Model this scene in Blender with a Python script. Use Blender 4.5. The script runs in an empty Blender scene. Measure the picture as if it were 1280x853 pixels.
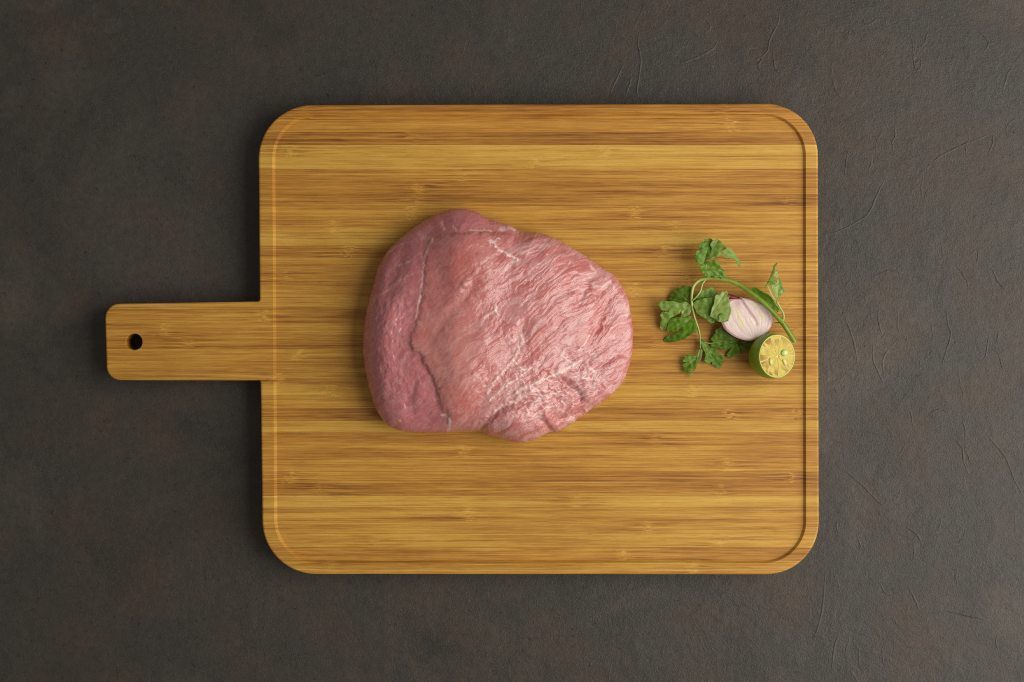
import bpy, bmesh, math, random
import numpy as np
from mathutils import Vector, Matrix

# ------------------------------------------------------------------ camera, world, light, exposure
S = 0.0005                    # metres per photograph pixel on the board's rim
RIM = 0.018                   # height of the board's rim above the table
FLOOR = 0.0158                # height of the board's recessed floor
CAMZ = RIM + 1.2
scene = bpy.context.scene
col = scene.collection

cam_d = bpy.data.cameras.new('camera')
cam = bpy.data.objects.new('camera', cam_d)
col.objects.link(cam)
cam.location = (0, 0, CAMZ)
cam_d.sensor_width = 36.0
cam_d.lens = 36.0 * 1.2 / 0.64
cam_d.clip_start = 0.01
cam_d.clip_end = 50
scene.camera = cam

w = bpy.data.worlds.new('World')
scene.world = w
w.use_nodes = True
w.node_tree.nodes['Background'].inputs[0].default_value = (1.0, 0.96, 0.90, 1)
w.node_tree.nodes['Background'].inputs[1].default_value = 0.225

def area(name, loc, target, sx, sy, power, colr):
    l = bpy.data.lights.new(name, 'AREA')
    l.shape = 'RECTANGLE'; l.size = sx; l.size_y = sy
    l.energy = power; l.color = colr
    o = bpy.data.objects.new(name, l); col.objects.link(o)
    o.location = loc
    o.rotation_euler = (Vector(target) - Vector(loc)).to_track_quat('-Z', 'Y').to_euler()
    return o
area('softbox', (0.96, -0.10, 0.86), (0.05, 0.0, 0.0), 1.20, 1.20, 22.8, (1.0, 0.95, 0.87))

scene.render.engine = 'CYCLES'
scene.cycles.use_denoising = False
scene.cycles.max_bounces = 8
scene.cycles.filter_width = 1.05
scene.view_settings.view_transform = 'Standard'
scene.view_settings.look = 'None'
scene.view_settings.exposure = 0.0
scene.view_settings.gamma = 1.0

# ------------------------------------------------------------------ helpers
def PX(px, py, z):
    """photograph pixel + real height -> point in the scene"""
    k = S * (CAMZ - z) / 1.2
    return Vector(((px - 640.0) * k, -(py - 426.5) * k, z))

def link(name, me, mat=None, parent=None, smooth=True):
    o = bpy.data.objects.new(name, me)
    col.objects.link(o)
    if mat is not None and len(me.materials) == 0:
        me.materials.append(mat)
    if smooth:
        me.polygons.foreach_set('use_smooth', [True] * len(me.polygons))
    if parent is not None:
        o.parent = parent
    return o

def mesh_np(name, verts, faces):
    me = bpy.data.meshes.new(name)
    me.from_pydata([tuple(v) for v in verts], [], [tuple(f) for f in faces])
    me.update()
    return me

def set_col(me, name, arr):
    a = me.attributes.new(name, 'FLOAT_COLOR', 'POINT')
    c = np.ones((len(arr), 4), dtype=np.float32); c[:, :3] = arr
    a.data.foreach_set('color', c.ravel())

def set_float(me, name, arr):
    a = me.attributes.new(name, 'FLOAT', 'POINT')
    a.data.foreach_set('value', np.asarray(arr, dtype=np.float32))

def set_vec(me, name, arr):
    a = me.attributes.new(name, 'FLOAT_VECTOR', 'POINT')
    a.data.foreach_set('vector', np.asarray(arr, dtype=np.float32).ravel())

def empty(name, loc, label, cat, group=None):
    o = bpy.data.objects.new(name, None)
    col.objects.link(o)
    o.location = loc
    o.empty_display_size = 0.02
    o['label'] = label; o['category'] = cat
    if group: o['group'] = group
    return o

def quads_grid(nu, nv, wrap_u=False):
    """faces of a grid indexed [iv*nu+iu]"""
    f = []
    mu = nu if wrap_u else nu - 1
    for j in range(nv - 1):
        for i in range(mu):
            i2 = (i + 1) % nu
            f.append((j * nu + i, j * nu + i2, (j + 1) * nu + i2, (j + 1) * nu + i))
    return f

def _hash(ix, iy, seed):
    h = (ix.astype(np.int64) * 374761393 + iy.astype(np.int64) * 668265263 + seed * 1442695041) & 0x7fffffff
    h = ((h ^ (h >> 13)) * 1274126177) & 0x7fffffff
    return ((h ^ (h >> 16)) & 0xffff) / 65535.0

def pnoise(x, y, seed=0):
    """gradient noise about -1..1"""
    x = np.asarray(x, float); y = np.asarray(y, float)
    ix = np.floor(x); iy = np.floor(y)
    fx = x - ix; fy = y - iy
    ux = fx * fx * fx * (fx * (fx * 6 - 15) + 10); uy = fy * fy * fy * (fy * (fy * 6 - 15) + 10)
    def g(dx, dy):
        a = _hash(ix + dx, iy + dy, seed) * 2 * np.pi
        return np.cos(a) * (fx - dx) + np.sin(a) * (fy - dy)
    n0 = g(0, 0) * (1 - ux) + g(1, 0) * ux
    n1 = g(0, 1) * (1 - ux) + g(1, 1) * ux
    return (n0 * (1 - uy) + n1 * uy) * 1.5

def fbm(x, y, seed=0, octv=4, gain=0.5):
    s = 0; a = 1; t = 0
    for k in range(octv):
        s = s + a * pnoise(x * 2 ** k, y * 2 ** k, seed + k * 17); t += a; a *= gain
    return s / t

def poly_dist(X, Y, pts):
    """unsigned distance, signed side (+ = right of travel in image axes) and position along"""
    best = np.full(X.shape, 1e9); side = np.zeros(X.shape); par = np.zeros(X.shape)
    L = 0
    for (x0, y0), (x1, y1) in zip(pts[:-1], pts[1:]):
        dx, dy = x1 - x0, y1 - y0
        l2 = dx * dx + dy * dy
        t = np.clip(((X - x0) * dx + (Y - y0) * dy) / l2, 0, 1)
        d = np.hypot(X - x0 - t * dx, Y - y0 - t * dy)
        m = d < best
        cr = dx * (Y - y0) - dy * (X - x0)
        best = np.where(m, d, best); side = np.where(m, np.sign(cr), side)
        par = np.where(m, L + t * math.sqrt(l2), par)
        L += math.sqrt(l2)
    return best, side, par / L

def smooth_poly(pts, n):
    """Catmull-Rom through points"""
    P = [np.array(p, float) for p in pts]
    P = [2 * P[0] - P[1]] + P + [2 * P[-1] - P[-2]]
    out = []
    m = len(P) - 3
    for i in range(n):
        s = i / (n - 1) * m
        k = min(int(s), m - 1); t = s - k
        a, b, c, d = P[k:k + 4]
        out.append(0.5 * ((2 * b) + (-a + c) * t + (2 * a - 5 * b + 4 * c - d) * t * t + (-a + 3 * b - 3 * c + d) * t ** 3))
    return np.array(out)

def sstep(a, b, x):
    t = np.clip((x - a) / (b - a), 0, 1)
    return t * t * (3 - 2 * t)

# ---- node helper
class NT:
    def __init__(self, name):
        self.m = bpy.data.materials.new(name); self.m.use_nodes = True
        self.t = self.m.node_tree
        self.b = self.t.nodes['Principled BSDF']
        self.out = self.t.nodes['Material Output']
    def n(self, typ, **kw):
        nd = self.t.nodes.new(typ)
        for k, v in kw.items(): setattr(nd, k, v)
        return nd
    def put(self, sock, v):
        if hasattr(v, 'is_output') or isinstance(v, bpy.types.NodeSocket): self.t.links.new(v, sock)
        elif v is not None: sock.default_value = v
    def math(self, op, a, b=None, c=None, clamp=False):
        nd = self.n('ShaderNodeMath', operation=op, use_clamp=clamp)
        self.put(nd.inputs[0], a)
        if b is not None: self.put(nd.inputs[1], b)
        if c is not None: self.put(nd.inputs[2], c)
        return nd.outputs[0]
    def noise(self, vec, scale=1.0, detail=3.0, rough=0.5, dist=0.0, dims='3D'):
        nd = self.n('ShaderNodeTexNoise', noise_dimensions=dims)
        self.put(nd.inputs['Vector'], vec)
        nd.inputs['Scale'].default_value = scale; nd.inputs['Detail'].default_value = detail
        nd.inputs['Roughness'].default_value = rough; nd.inputs['Distortion'].default_value = dist
        return nd.outputs['Fac']
    def xyz(self, x, y, z):
        nd = self.n('ShaderNodeCombineXYZ')
        self.put(nd.inputs[0], x); self.put(nd.inputs[1], y); self.put(nd.inputs[2], z)
        return nd.outputs[0]
    def sep(self, v):
        nd = self.n('ShaderNodeSeparateXYZ'); self.put(nd.inputs[0], v); return nd.outputs
    def obj(self):
        return self.n('ShaderNodeTexCoord').outputs['Object']
    def attr(self, name, kind='GEOMETRY', out='Fac'):
        nd = self.n('ShaderNodeAttribute', attribute_type=kind, attribute_name=name); return nd.outputs[out]
    def mix(self, f, a, b, blend='MIX'):
        nd = self.n('ShaderNodeMix', data_type='RGBA', blend_type=blend)
        self.put(nd.inputs[0], f)
        for s, v in ((nd.inputs[6], a), (nd.inputs[7], b)):
            self.put(s, (v + (1,)) if isinstance(v, tuple) and len(v) == 3 else v)
        return nd.outputs[2]
    def ramp(self, f, stops):
        nd = self.n('ShaderNodeValToRGB'); self.put(nd.inputs[0], f)
        el = nd.color_ramp.elements
        while len(el) < len(stops): el.new(0.5)
        for e, (p, c) in zip(el, stops):
            e.position = p; e.color = (c + (1,)) if len(c) == 3 else c
        return nd.outputs[0]
    def mapr(self, v, a, b, c, d, clamp=True):
        nd = self.n('ShaderNodeMapRange', clamp=clamp)
        self.put(nd.inputs[0], v)
        for i, x in enumerate((a, b, c, d)): self.put(nd.inputs[1 + i], x)
        return nd.outputs[0]
    def bump(self, h, strength, dist, prev=None):
        nd = self.n('ShaderNodeBump'); self.put(nd.inputs['Height'], h)
        nd.inputs['Strength'].default_value = strength; nd.inputs['Distance'].default_value = dist
        if prev is not None: self.t.links.new(prev, nd.inputs['Normal'])
        return nd.outputs[0]
    def set(self, **kw):
        for k, v in kw.items():
            s = self.b.inputs[k.replace('_', ' ')]
            self.put(s, (v + (1,)) if isinstance(v, tuple) and len(v) == 3 and s.type == 'RGBA' else v)

# ------------------------------------------------------------------ materials
def mat_stone():
    t = NT('dark_plaster')
    v = t.obj()
    big = t.noise(v, 7.0, 6, 0.62, 0.5)
    mid = t.noise(v, 22.0, 6, 0.65, 0.3)
    fine = t.noise(v, 260.0, 4, 0.65)
    grain = t.noise(v, 900.0, 3, 0.7)
    c = t.ramp(big, [(0.32, (0.031, 0.029, 0.025)), (0.44, (0.056, 0.046, 0.036)), (0.53, (0.043, 0.040, 0.035)), (0.66, (0.078, 0.065, 0.052))])
    c = t.mix(t.mapr(mid, 0.50, 0.70, 0, 0.60), c, (0.080, 0.048, 0.033))
    mid2 = t.noise(v, 13.0, 5, 0.6)
    c = t.mix(t.mapr(mid2, 0.52, 0.72, 0, 0.60), c, (0.042, 0.043, 0.040))
    c = t.mix(t.mapr(fine, 0.30, 0.70, 0.40, 0.0), c, (0.020, 0.018, 0.015))
    c = t.mix(t.mapr(grain, 0.56, 0.78, 0.0, 0.55), c, (0.120, 0.098, 0.076))
    pits = t.noise(v, 420.0, 2, 0.5)
    c = t.mix(t.mapr(pits, 0.64, 0.76, 0.0, 0.60), c, (0.012, 0.010, 0.009))
    lump = t.noise(v, 120.0, 5, 0.65, 0.8)
    patch = t.mapr(t.noise(v, 16.0, 3, 0.5), 0.46, 0.64, 0.15, 1.0)
    h = t.math('ADD', t.math('MULTIPLY', fine, 0.42), t.math('MULTIPLY', grain, 0.46))
    h = t.math('ADD', h, t.math('MULTIPLY', t.math('MULTIPLY', lump, patch), 0.75))
    t.set(Base_Color=c, Roughness=t.mapr(mid, 0.3, 0.7, 0.38, 0.46), Normal=t.bump(h, 0.66, 0.0009))
    t.b.inputs['Specular IOR Level'].default_value = 0.31
    return t.m

def mat_bamboo():
    t = NT('caramel_bamboo')
    x, y, z = t.sep(t.obj())
    tone = t.attr('tone', 'OBJECT'); seed = t.attr('seed', 'OBJECT')
    k1 = t.attr('knuckle_a', 'OBJECT'); k2 = t.attr('knuckle_b', 'OBJECT'); red = t.attr('warmth', 'OBJECT')
    M = lambda a, b: t.math('MULTIPLY', a, b)
    A = lambda a, b: t.math('ADD', a, b)
    C = lambda a: t.math('SUBTRACT', a, 0.5)
    wob = t.noise(t.xyz(M(x, 14.0), M(y, 260.0), seed), 1.0, 2, 0.5)
    wob2 = t.noise(t.xyz(M(x, 110.0), M(y, 420.0), A(seed, 4.0)), 1.0, 2, 0.5)
    def kn(k, wd, jit):
        d = t.math('SUBTRACT', x, k)
        d = A(d, M(C(t.noise(t.xyz(seed, M(y, 330.0), k), 1.0, 3, 0.6)), jit))
        d = t.math('DIVIDE', d, wd)
        return t.math('POWER', 2.718, M(M(d, d), -1.0))
    ka = t.math('MAXIMUM', kn(k1, 0.0040, 0.016), kn(k2, 0.0040, 0.016))
    kw = t.math('MAXIMUM', kn(k1, 0.016, 0.02), kn(k2, 0.016, 0.02))
    yw = A(y, M(C(wob), A(0.0007, M(kw, 0.0030))))
    yw = A(yw, M(C(wob2), M(ka, 0.0035)))
    s1 = t.noise(t.xyz(M(x, 6.0), M(yw, 380.0), seed), 1.0, 5, 0.66)
    s2 = t.noise(t.xyz(M(x, 15.0), M(yw, 1250.0), seed), 1.0, 3, 0.65)
    s3 = t.noise(t.xyz(M(x, 80.0), M(yw, 2600.0), seed), 1.0, 2, 0.6)
    cl = t.noise(t.xyz(M(x, 13.0), M(y, 120.0), seed), 1.0, 4, 0.65)
    f = A(A(M(C(s1), 1.05), M(C(s2), 0.90)), A(M(C(s3), 0.60), M(C(cl), 0.70)))
    f = A(f, M(C(tone), 0.84))
    kf = t.noise(t.xyz(M(x, 300.0), M(yw, 900.0), seed), 1.0, 3, 0.65)
    knot = t.attr('knot', 'OBJECT')
    f = A(f, M(M(ka, knot), A(0.12, M(C(kf), 1.8))))
    f = A(f, M(t.math('SUBTRACT', kw, ka), A(-0.05, M(C(s2), 1.1))))
    f = A(M(f, 0.63), 0.50)
    c = t.ramp(f, [(0.18, (0.160, 0.058, 0.009)), (0.36, (0.340, 0.150, 0.022)), (0.50, (0.458, 0.230, 0.036)), (0.62, (0.548, 0.310, 0.050)), (0.82, (0.640, 0.400, 0.086))])
    c = t.mix(red, c, t.mix(1.0, c, (1.0, 0.87, 0.80), 'MULTIPLY'))
    # dark vessel lines, bright pressed fibres
    fl = t.noise(t.xyz(M(x, 14.0), M(yw, 2100.0), A(seed, 9.0)), 1.0, 2, 0.6)
    c = t.mix(M(t.mapr(fl, 0.59, 0.69, 0.0, 0.28), t.mapr(cl, 0.35, 0.62, 1.0, 0.30)), c, (0.150, 0.056, 0.012))
    fb = t.noise(t.xyz(M(x, 15.0), M(yw, 1700.0), A(seed, 21.0)), 1.0, 1, 0.6)
    c = t.mix(t.mapr(fb, 0.66, 0.76, 0.0, 0.50), c, (0.640, 0.400, 0.115))
    pore = t.noise(t.xyz(M(x, 260.0), M(y, 1500.0), A(seed, 31.0)), 1.0, 2, 0.7)
    c = t.mix(t.mapr(pore, 0.55, 0.75, 0.0, 0.22), c, (0.170, 0.070, 0.016))
    h = A(M(s2, 0.5), A(M(s3, 0.7), M(ka, M(kf, 1.6))))
    t.set(Base_Color=c, Roughness=t.mapr(s1, 0.3, 0.7, 0.52, 0.42), Normal=t.bump(h, 0.40, 0.0003))
    t.b.inputs['Specular IOR Level'].default_value = 0.30
    return t.m

def mat_meat():
    t = NT('raw_meat')
    c = t.attr('tint', out='Color')
    fib = t.attr('fiber', out='Vector')
    wet = t.attr('wet')
    u, v, q = t.sep(fib)
    f1 = t.noise(t.xyz(t.math('MULTIPLY', u, 0.035), t.math('MULTIPLY', v, 0.32), 0.0), 1.0, 4, 0.6, 0.5)
    f2 = t.noise(t.xyz(t.math('MULTIPLY', u, 0.12), t.math('MULTIPLY', v, 1.0), 3.0), 1.0, 3, 0.6, 0.3)
    iso = t.noise(t.obj(), 700.0, 3, 0.6)
    iso2 = t.noise(t.obj(), 150.0, 4, 0.6, 0.6)
    c = t.mix(t.mapr(f1, 0.38, 0.60, 0.42, 0.0), c, t.mix(1.0, c, (0.86, 0.66, 0.66), 'MULTIPLY'))
    fz = t.noise(t.xyz(t.math('MULTIPLY', u, 0.030), t.math('MULTIPLY', v, 0.100), 7.0), 1.0, 3.5, 0.52, 1.0)
    film_sheen = t.math('MULTIPLY', t.mapr(fz, 0.50, 0.545, 0.0, 1.0), q)
    c = t.mix(t.math('MULTIPLY', film_sheen, 0.40), c, (0.670, 0.420, 0.405))  # pale membrane patches that also carry the wet sheen as base colour
    c = t.mix(t.math('MULTIPLY', t.mapr(fz, 0.36, 0.47, 0.35, 0.0), q), c, (0.50, 0.110, 0.095))
    f3 = t.noise(t.xyz(t.math('MULTIPLY', u, 0.055), t.math('MULTIPLY', v, 0.62), 11.0), 1.0, 4, 0.7, 0.6)
    c = t.mix(t.mapr(f3, 0.60, 0.70, 0.0, 0.28), c, (0.70, 0.45, 0.41))
    spk = t.noise(t.obj(), 480.0, 2, 0.6)
    c = t.mix(t.mapr(spk, 0.70, 0.76, 0.0, 0.20), c, (0.74, 0.52, 0.50))
    c = t.mix(t.mapr(iso2, 0.40, 0.66, 0.25, 0.0), c, t.mix(1.0, c, (0.88, 0.66, 0.74), 'MULTIPLY'))
    brk = t.mapr(t.noise(t.obj(), 260.0, 3, 0.6), 0.38, 0.56, 0.40, 1.0)
    c = t.mix(t.math('MULTIPLY', t.attr('strand'), brk), c, (0.76, 0.58, 0.53))
    h = t.math('ADD', t.math('MULTIPLY', f1, 0.75), t.math('MULTIPLY', f2, 0.30))
    h = t.math('MULTIPLY', h, q)
    h = t.math('ADD', h, t.math('MULTIPLY', film_sheen, 0.35))
    h = t.math('ADD', h, t.math('MULTIPLY', f3, 0.12))
    h = t.math('ADD', h, t.math('MULTIPLY', iso, 0.05))
    h = t.math('ADD', h, t.math('MULTIPLY', iso2, 0.45))
    n = t.bump(h, 0.32, 0.0008)
    fa = t.noise(t.xyz(t.math('MULTIPLY', u, 0.022), t.math('MULTIPLY', v, 0.15), 2.0), 1.0, 2.5, 0.5, 0.6)
    hc = t.math('ADD', t.math('MULTIPLY', t.math('MULTIPLY', fa, 2.2), q), t.math('ADD', t.math('MULTIPLY', t.noise(t.obj(), 150.0, 2, 0.5, 0.6), 0.75), t.math('MULTIPLY', film_sheen, 0.25)))
    nc = t.bump(hc, 0.50, 0.0009)
    t.set(Base_Color=c, Roughness=0.36, Normal=n,
          Subsurface_Weight=0.30, Subsurface_Radius=(1.0, 0.32, 0.22), Subsurface_Scale=0.003)
    t.b.inputs['Specular IOR Level'].default_value = 0.28
    t.put(t.b.inputs['Coat Weight'], t.mapr(wet, 0, 1, 0.40, 0.75))
    t.put(t.b.inputs['Coat Roughness'], 0.12)
    t.b.inputs['Coat IOR'].default_value = 1.45
    t.t.links.new(nc, t.b.inputs['Coat Normal'])
    return t.m

def mat_leaf():
    t = NT('coriander_leaf')
    vein = t.attr('vein'); pale = t.attr('pale')
    nz = t.noise(t.obj(), 300.0, 4, 0.6)
    c = t.ramp(nz, [(0.30, (0.062, 0.165, 0.003)), (0.55, (0.115, 0.255, 0.006)), (0.75, (0.180, 0.345, 0.014))])
    c = t.mix(pale, c, (0.500, 0.630, 0.190))
    c = t.mix(t.math('MULTIPLY', vein, 0.60), c, (0.340, 0.440, 0.130))
    n = t.bump(t.math('ADD', t.math('MULTIPLY', nz, 0.3), t.math('MULTIPLY', vein, -0.5)), 0.40, 0.0004)
    t.set(Base_Color=c, Roughness=0.36, Normal=n)
    t.b.inputs['Specular IOR Level'].default_value = 0.30
    tr = t.n('ShaderNodeBsdfTranslucent'); t.put(tr.inputs[0], t.mix(0.5, c, (0.22, 0.36, 0.02))); t.t.links.new(n, tr.inputs['Normal'])
    mx = t.n('ShaderNodeMixShader'); mx.inputs[0].default_value = 0.32
    t.t.links.new(t.b.outputs[0], mx.inputs[1]); t.t.links.new(tr.outputs[0], mx.inputs[2])
    t.t.links.new(mx.outputs[0], t.out.inputs[0])
    return t.m

def mat_stem():
    t = NT('coriander_stem')
    nz = t.noise(t.obj(), 180.0, 3, 0.6)
    c = t.ramp(nz, [(0.3, (0.130, 0.215, 0.010)), (0.7, (0.240, 0.340, 0.032))])
    c = t.mix(t.attr('pale'), c, (0.42, 0.52, 0.14))
    t.set(Base_Color=c, Roughness=0.26, Subsurface_Weight=0.2, Subsurface_Radius=(0.6, 1.0, 0.2), Subsurface_Scale=0.001)
    return t.m

def mat_vcol(name, rough=0.4, sss=0.2, radius=(1, .6, .4), scale=0.002, bump=None, coat=0.0, spec=0.35):
    t = NT(name)
    c = t.attr('tint', out='Color')
    t.set(Base_Color=c, Roughness=rough, Subsurface_Weight=sss, Subsurface_Radius=radius, Subsurface_Scale=scale)
    if bump:
        h = t.noise(t.obj(), bump[0], 3, 0.6)
        n = t.bump(h, bump[1], bump[2]); t.set(Normal=n)
    t.b.inputs['Coat Weight'].default_value = coat
    t.b.inputs['Specular IOR Level'].default_value = spec
    t.b.inputs['Coat Roughness'].default_value = 0.12
    return t.m

def mat_plain(name, c, rough=0.45):
    t = NT(name); nz = t.noise(t.obj(), 300.0, 3)
    t.set(Base_Color=t.mix(t.mapr(nz, 0.3, 0.7, 0.0, 0.5), c, tuple(v * 0.6 for v in c)), Roughness=rough)
    return t.m

STONE = mat_stone(); BAMBOO = mat_bamboo(); MEAT = mat_meat(); LEAF = mat_leaf(); STEM = mat_stem()

# ------------------------------------------------------------------ table top
def table_h(x, y):
    return (fbm(x * 28, y * 28, 3, 3) * 0.00016 + fbm(x * 150, y * 150, 9, 3) * 0.00007
            + np.maximum(0, fbm(x * 70, y * 50, 21, 3) - 0.20) * 0.00035)

def build_table():
    def axis(lim, inner, step):
        a = list(np.arange(-inner, inner + 1e-6, step))
        ext = []; v = inner
        d = step
        while v < lim:
            d *= 1.35; v += d; ext.append(min(v, lim))
        return np.array([-e for e in ext[::-1]] + a + ext)
    xs = axis(0.95, 0.36, 0.0014); ys = axis(0.80, 0.25, 0.0014)
    X, Y = np.meshgrid(xs, ys)
    Z = table_h(X, Y)
    Z = Z - 0.0012                                   # highest grains stay below the board's underside
    V = np.stack([X.ravel(), Y.ravel(), Z.ravel()], 1)
    nx, ny = len(xs), len(ys)
    me = bpy.data.meshes.new('tabletop')
    i = np.arange(nx * ny).reshape(ny, nx)
    F = np.stack([i[:-1, :-1], i[:-1, 1:], i[1:, 1:], i[1:, :-1]], -1).reshape(-1, 4)
    me.vertices.add(len(V)); me.vertices.foreach_set('co', V.ravel())
    me.loops.add(F.size); me.loops.foreach_set('vertex_index', F.ravel().astype(np.int32))
    me.polygons.add(len(F)); me.polygons.foreach_set('loop_start', np.arange(0, F.size, 4, dtype=np.int32))
    me.update(calc_edges=True); me.validate()
    o = link('tabletop', me, STONE)
    o['kind'] = 'structure'
    o['label'] = 'dark brown-grey textured plaster table surface under the board'
    return o
table = build_table()

def crease(pts, width, height, seed):
    n = max(12, int(len(pts) * 10))
    C = smooth_poly(pts, n)
    rng = np.random.RandomState(seed)
    C = C + np.cumsum(rng.randn(n, 2) * 0.22, 0) * np.sin(np.linspace(0, np.pi, n))[:, None]
    W = np.array([PX(a, b, 0.0)[:2] for a, b in C])
    T = np.gradient(W, axis=0); T /= np.linalg.norm(T, axis=1)[:, None] + 1e-12
    N = np.stack([-T[:, 1], T[:, 0]], 1)
    prof = np.array([-1, -.6, -.3, 0, .3, .6, 1.0]); gh = np.exp(-(prof / 0.42) ** 2)
    ta = np.linspace(0, 1, n)
    fade = np.sin(np.pi * ta) ** 0.5 * (0.75 + 0.4 * pnoise(ta * 9 + seed, ta * 0 + seed, 5))
    V = []
    for i in range(n):
        for p, g in zip(prof, gh):
            q = W[i] + N[i] * p * width * (0.5 + 0.5 * fade[i])
            V.append((q[0], q[1], height * g * max(fade[i], 0.0)))
    V = np.array(V)
    V[:, 2] += table_h(V[:, 0], V[:, 1]) - 0.0012 - 0.00004
    me = mesh_np('crease', V, quads_grid(len(prof), n))
    link('crease', me, STONE, table)

CREASES = [
    [(974, 14), (972, 30), (962, 50), (957, 66), (938, 80)], [(957, 66), (950, 82), (957, 92)], [(966, 60), (969, 86), (977, 92)],
    [(898, 48), (892, 60), (870, 72), (846, 80)], [(799, 38), (798, 55), (801, 75), (797, 110), (798, 122)],
    [(781, 78), (770, 98), (763, 116)], [(790, 95), (785, 110), (782, 122)], [(1040, 95), (1046, 112), (1054, 124)],
    [(1110, 218), (1098, 240), (1084, 268), (1060, 284), (1032, 295)], [(1154, 214), (1180, 192), (1210, 178), (1240, 167)],
    [(1242, 167), (1241, 180), (1236, 192)], [(1184, 388), (1185, 405), (1190, 420), (1184, 440), (1178, 458)],
    [(1056, 395), (1062, 412), (1068, 432), (1073, 458)], [(1092, 432), (1093, 450), (1101, 470), (1106, 480)],
    [(1122, 425), (1110, 440), (1104, 455), (1106, 470)], [(1099, 385), (1100, 402), (1104, 420)], [(1249, 445), (1252, 455), (1256, 464)],
    [(1235, 545), (1248, 560), (1258, 575), (1268, 600), (1280, 622)], [(1193, 548), (1202, 560), (1204, 575), (1213, 598)],
    [(1052, 585), (1072, 602), (1092, 622), (1110, 638)], [(1130, 658), (1145, 668), (1154, 682)], [(1033, 712), (1029, 745), (1024, 780), (1016, 805)],
    [(1050, 790), (1044, 810), (1040, 838)], [(1136, 735), (1144, 750), (1149, 764)], [(1180, 762), (1205, 770), (1240, 778)],
    [(1062, 838), (1070, 848), (1074, 860)], [(1146, 52), (1142, 72), (1143, 86), (1150, 84), (1152, 70)], [(584, 40), (580, 62), (575, 78)],
    [(10, 500), (32, 515), (52, 535), (72, 556)], [(40, 600), (55, 590)], [(8, 800), (18, 770), (22, 745)],
    [(1195, 330), (1205, 345), (1212, 362)], [(1240, 335), (1250, 352), (1262, 366)], [(1085, 350), (1115, 338), (1135, 345)],
    [(1160, 520), (1175, 512), (1190, 516)], [(1005, 148), (1012, 160), (1020, 168)], [(988, 140), (1000, 146)],
    [(880, 20), (886, 34), (880, 42)], [(1225, 40), (1236, 52), (1230, 66)], [(1075, 20), (1085, 30), (1098, 22)],
]
for i, c in enumerate(CREASES):
    crease(c, 0.00135, 0.00040 if min(p[0] for p in c) > 700 else 0.0002, i + 1)
rr = random.Random(4)
for i in range(64):                                          # short wrinkles in the plaster
    x = rr.uniform(1040, 1275) if rr.random() < 0.72 else rr.uniform(700, 1270)
    y = rr.uniform(5, 848)
    if 320 < x < 1032 and 120 < y < 725: continue
    a = rr.gauss(1.4, 0.7); L = rr.uniform(6, 17)
    p = [(x, y)]
    for k in range(3):
        a += rr.gauss(0, 0.5); x += math.cos(a) * L / 2; y += math.sin(a) * L; p.append((x, y))
    crease(p, rr.uniform(0.0009, 0.0013), rr.uniform(0.00018, 0.00036), 100 + i)

# ------------------------------------------------------------------ cutting board of bamboo strips
def rounded(pts, radii, n=18):
    out = []
    m = len(pts)
    for i in range(m):
        p = Vector(pts[i]); a = Vector(pts[i - 1]); b = Vector(pts[(i + 1) % m])
        r = radii[i]
        da = (a - p).normalized(); db = (b - p).normalized()
        ang = da.angle(db); d = r / math.tan(ang / 2)
        c = p + (da + db).normalized() * (r / math.sin(ang / 2))
        s = p + da * d; e = p + db * d
        a0 = math.atan2(s.y - c.y, s.x - c.x); a1 = math.atan2(e.y - c.y, e.x - c.x)
        dl = (a1 - a0 + math.pi) % (2 * math.pi) - math.pi
        k = n if r > 0.01 else 7
        for j in range(k):
            t = a0 + dl * j / (k - 1)
            out.append((c.x + math.cos(t) * r, c.y + math.sin(t) * r))
    return out

def offset(poly, d):
    """move a closed loop inwards (loop runs clockwise in image, i.e. as given)"""
    P = np.array(poly); n = len(P)
    T1 = P - np.roll(P, 1, 0); T2 = np.roll(P, -1, 0) - P
    def nrm(T): 
        l = np.linalg.norm(T, axis=1)[:, None]; l[l < 1e-9] = 1; T = T / l; return np.stack([-T[:, 1], T[:, 0]], 1)
    N = nrm(T1) + nrm(T2); N /= np.linalg.norm(N, axis=1)[:, None]
    area2 = np.sum(P[:, 0] * np.roll(P[:, 1], -1) - np.roll(P[:, 0], -1) * P[:, 1])
    s = 1 if area2 > 0 else -1
    return [tuple(q) for q in P + N * d * s]

def xy(px, py): 
    v = PX(px, py, RIM); return (v.x, v.y)

outer = rounded([xy(322.5, 131.5), xy(1022.5, 129.5), xy(1024, 718.5), xy(328.5, 718), xy(325.5, 476), xy(133.5, 475.5), xy(130.5, 380), xy(324.5, 377)],
                [0.0335, 0.0325, 0.0330, 0.0335, 0.0016, 0.0085, 0.0090, 0.0016])
# the handle's free corners are softened further below by the outline itself
inner = rounded([xy(340.5, 143.5), xy(1007, 142.5), xy(1007.5, 704), xy(343.5, 704)], [0.0270, 0.0260, 0.0265, 0.0275], 22)
inner_b = offset(inner, 0.0011)
hx, hy = xy(167.5, 427.5)
hole = [(hx + 0.0051 * math.cos(a), hy + 0.0051 * math.sin(a)) for a in np.linspace(0, 2 * math.pi, 29)[:-1]]
hole_t = [(hx + 0.0055 * math.cos(a), hy + 0.0055 * math.sin(a)) for a in np.linspace(0, 2 * math.pi, 29)[:-1]]

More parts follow.
